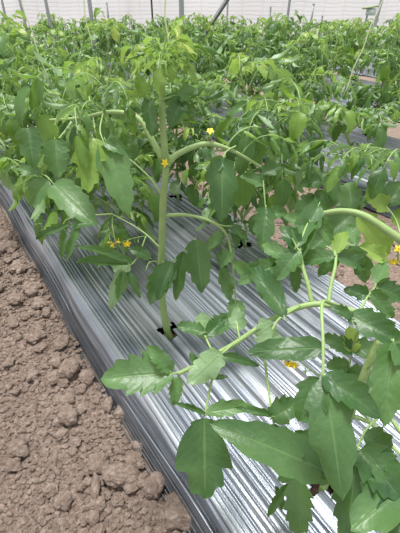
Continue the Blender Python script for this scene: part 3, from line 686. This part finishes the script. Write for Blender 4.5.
# ---- plant E: forked plant at the near edge of the second bed
Ep = W(2.40, 1.72, .10); pe = thing('tomato_plant', 'forked tomato plant leaning right at the near edge of the second bed', 'plant', Ep, 'tomato plants on the second bed')
eu, ev, ed = proj(Ep); EP = [(T_px([(eu, ev, ed), (eu + 4, ev - 22, ed - .12), (346, 134, 2.45), (334, 112, 2.35), (326, 92, 2.28), (322, 72, 2.2)]), .0125, .006),
      (T_px([(346, 134, 2.45), (360, 124, 2.4), (378, 122, 2.35), (396, 120, 2.3)]), .008, .004), (T_px([(340, 124, 2.4), (316, 118, 2.35), (294, 112, 2.3), (278, 118, 2.3)]), .008, .004)]
sb = Buf(); rg = random.Random(55)
for pth, r0, r1 in EP: tube(sb, [p - Ep for p in smooth_path(pth, 4)], r0, r1, 9)
link('stem', sb.mesh('stem', ['stem']), pe)
for pth, r0, r1 in EP:
    seg = smooth_path(pth, 5)
    for k in range(12):
        tt = (k + .5) / 12 * .85 + .13; p = seg[int(tt * (len(seg) - 1))]; an = k * 2.4
        link('leaf', rg.choice(YVAR if tt > .93 else VAR), pe, orient(p - Ep, Vector((math.cos(an), math.sin(an), 0)), rg.uniform(.7, 1.05), rg.uniform(0, .6)))
# ---- all the other plants
rg = random.Random(9)
def hscale(y): return 1.0 if y < 2.6 else max(.72, 1.0 - (y - 2.6) * .045)
side = ['the left row', 'the right row']; kn = {}
WORD = ['nearest', 'second', 'third', 'fourth', 'fifth', 'sixth', 'seventh', 'eighth', 'ninth', 'tenth', 'eleventh', 'twelfth']
for k, r, c, a in spots:
    if near_spot(Cp, c, a) or near_spot(W(1.135, .62, .12), c, a) or near_spot(Ep, c, a): continue
    loc = W(c, a, .095 if k < 2 else .095); u, v, d = proj(loc + Vector((0, 0, .8))); far = loc.y > 4.4 or k >= 3
    i = kn.get((k, r), 0); kn[(k, r)] = i + 1
    if not far:
        lab = 'leafy tomato plant, %s one along %s of the %s bed' % (WORD[min(i, 11)], side[r], ORD[k])
        grp = 'tomato plants on the %s bed' % ORD[k]
        place(PRO[rg.randrange(6)], lab, grp, loc, rg.uniform(0, 6.28), hscale(loc.y) * rg.uniform(.94, 1.05))
    else:
        lab = 'small distant tomato plant in the far part of the %s bed' % ORD[k]
        place(FPRO[rg.randrange(5)], lab, 'distant tomato plants on the %s bed' % ORD[k], loc, rg.uniform(0, 6.28), hscale(loc.y) * rg.uniform(.93, 1.05))

# ---------------------------------------------------------------- soil clods
import bmesh
def rock(seed, sub=3):
    bm = bmesh.new(); bmesh.ops.create_icosphere(bm, subdivisions=sub, radius=1); s = Vector((seed * 3.1, 0, 0))
    for v in bm.verts:
        p = v.co.copy(); f = 1 + .38 * noise.noise(p * 1.1 + s) + .2 * noise.noise(p * 2.6 + s) + (.09 * noise.noise(p * 7 + s) + .05 * noise.noise(p * 15 + s) if sub > 2 else 0)
        v.co = p * f; v.co.z *= .75
    me = D.meshes.new('soil_clod'); bm.to_mesh(me); bm.free(); me.materials.append(M['clod'])
    for q in me.polygons: q.use_smooth = False
    return me
ROCK = [rock(i) for i in range(8)]
def gh(c, a):
    h = noise.noise(Vector((c * 3, a * 3, 0))) * .018 + noise.noise(Vector((c * 11, a * 11, 3))) * .010 + abs(noise.noise(Vector((c * 30, a * 30, 7)))) * .012
    return h + (.02 * (c + .25) / .47 if -.25 < c < .22 else 0) - .012
def ca(p): return p.x * CA + p.y * SA, -p.x * SA + p.y * CA
def clod(u, v, rp, label, group=None, ex=(1, 1, 1), rz=0, me=None):
    p = G(u, v); d = proj(p)[2]; r = 1.12 * rp * d / FPX; c, a = ca(p); z = gh(c, a) + r * .7
    o = thing('soil_clod', label, 'soil clod', (p.x, p.y, z), group or 'clods on the soil path', me or ROCK[int(u + v) % 8])
    o.scale = (r * ex[0], r * ex[1], r * ex[2]); o.rotation_euler = (0, 0, rz)
clod(182, 517, 16, 'largest brown soil clod at the bottom edge beside the film', ex=(1.15, .9, .9))
clod(71, 375, 9.5, 'rounded brown clod lying alone left of the film edge')
clod(70, 421, 9, 'lone round clod in the middle of the soil path')
clod(101, 468, 9.5, 'smooth round clod left of a pair of big clods')
clod(121, 481, 12, 'wide brown clod beneath the heap against the film', ex=(1.2, .8, .8))
clod(97, 493, 8, 'long narrow tan clod standing on end', ex=(.55, 1.5, .8), rz=.2)
clod(21, 452, 8, 'pale clod near the left edge of the soil path')
clod(15, 466, 6.5, 'small clod just below the pale clod at the left edge')
clod(136, 465, 8, 'mid brown clod right of the smooth round clod')
clod(156, 490, 10, 'brown clod between the big pair and the largest clod', ex=(.9, 1.1, .9))
clod(64, 503, 8, 'flat brown clod near the bottom of the path')
clod(141, 447, 8.5, 'clod touching the film above the heap')
clod(124, 415, 8, 'dark clod wedged against the film edge')
clod(109, 410, 6, 'slim clod at the top of the heap beside the film', ex=(.7, 1.2, 1))
clod(88, 383, 7, 'small clod between the lone round clod and the film')
clod(52, 492, 6, 'small pale clod low on the path')
rg = random.Random(3); n = 0
while n < 90:
    c = rg.uniform(-1.1, .2); 
    if rg.random() < .45: c = rg.uniform(.02, .2)
    a = rg.uniform(.25, 2.4); p = W(c, a); u, v, d = proj(p)
    if not (-10 < u < 215 and v < 545): continue
    clod(u, v, rg.uniform(2.6, 5.2) * (1.25 if c > 0 else 1), 'small brown soil clod scattered on the bare soil path', 'small clods on the soil path', ex=(rg.uniform(.8, 1.3), 1, rg.uniform(.7, 1)), rz=rg.uniform(0, 6)); n += 1
# crumbs: uncountable
b = Buf(); tmpl = []
for i in range(5):
    me = rock(20 + i, 1); tmpl.append(([v.co.copy() for v in me.vertices], [tuple(p.vertices) for p in me.polygons])); 
def crumbs(N, c0, c1, a0, a1, r0, r1, zf):
    k = 0
    while k < N:
        c = rg.uniform(c0, c1); a = rg.uniform(a0, a1); p = W(c, a); u, v, d = proj(p)
        if not (-30 < u < 430 and v < 570): continue
        r = r0 + (r1 - r0) * rg.random() ** 3; vs, fs = tmpl[rg.randrange(5)]; an = rg.uniform(0, 6.28); ca_, sa_ = math.cos(an), math.sin(an)
        z = zf(c, a) + r * .3
        b.add([(p.x + (q.x * ca_ - q.y * sa_) * r, p.y + (q.x * sa_ + q.y * ca_) * r, z + q.z * r) for q in vs], fs); k += 1
crumbs(20000, -1.3, .235, .1, 2.8, .0015, .011, gh)
o = thing('soil_crumbs', 'loose brown soil crumbs spread over the bare path at the left', 'soil', me=b.mesh('soil_crumbs', ['clod'], False)); o['kind'] = 'stuff'
b = Buf()
crumbs(2500, 1.34, 2.28, .3, 4, .003, .016, gh)
o = thing('soil_crumbs', 'loose brown soil crumbs between the nearest two beds', 'soil', me=b.mesh('soil_crumbs', ['clod'], False)); o['kind'] = 'stuff'
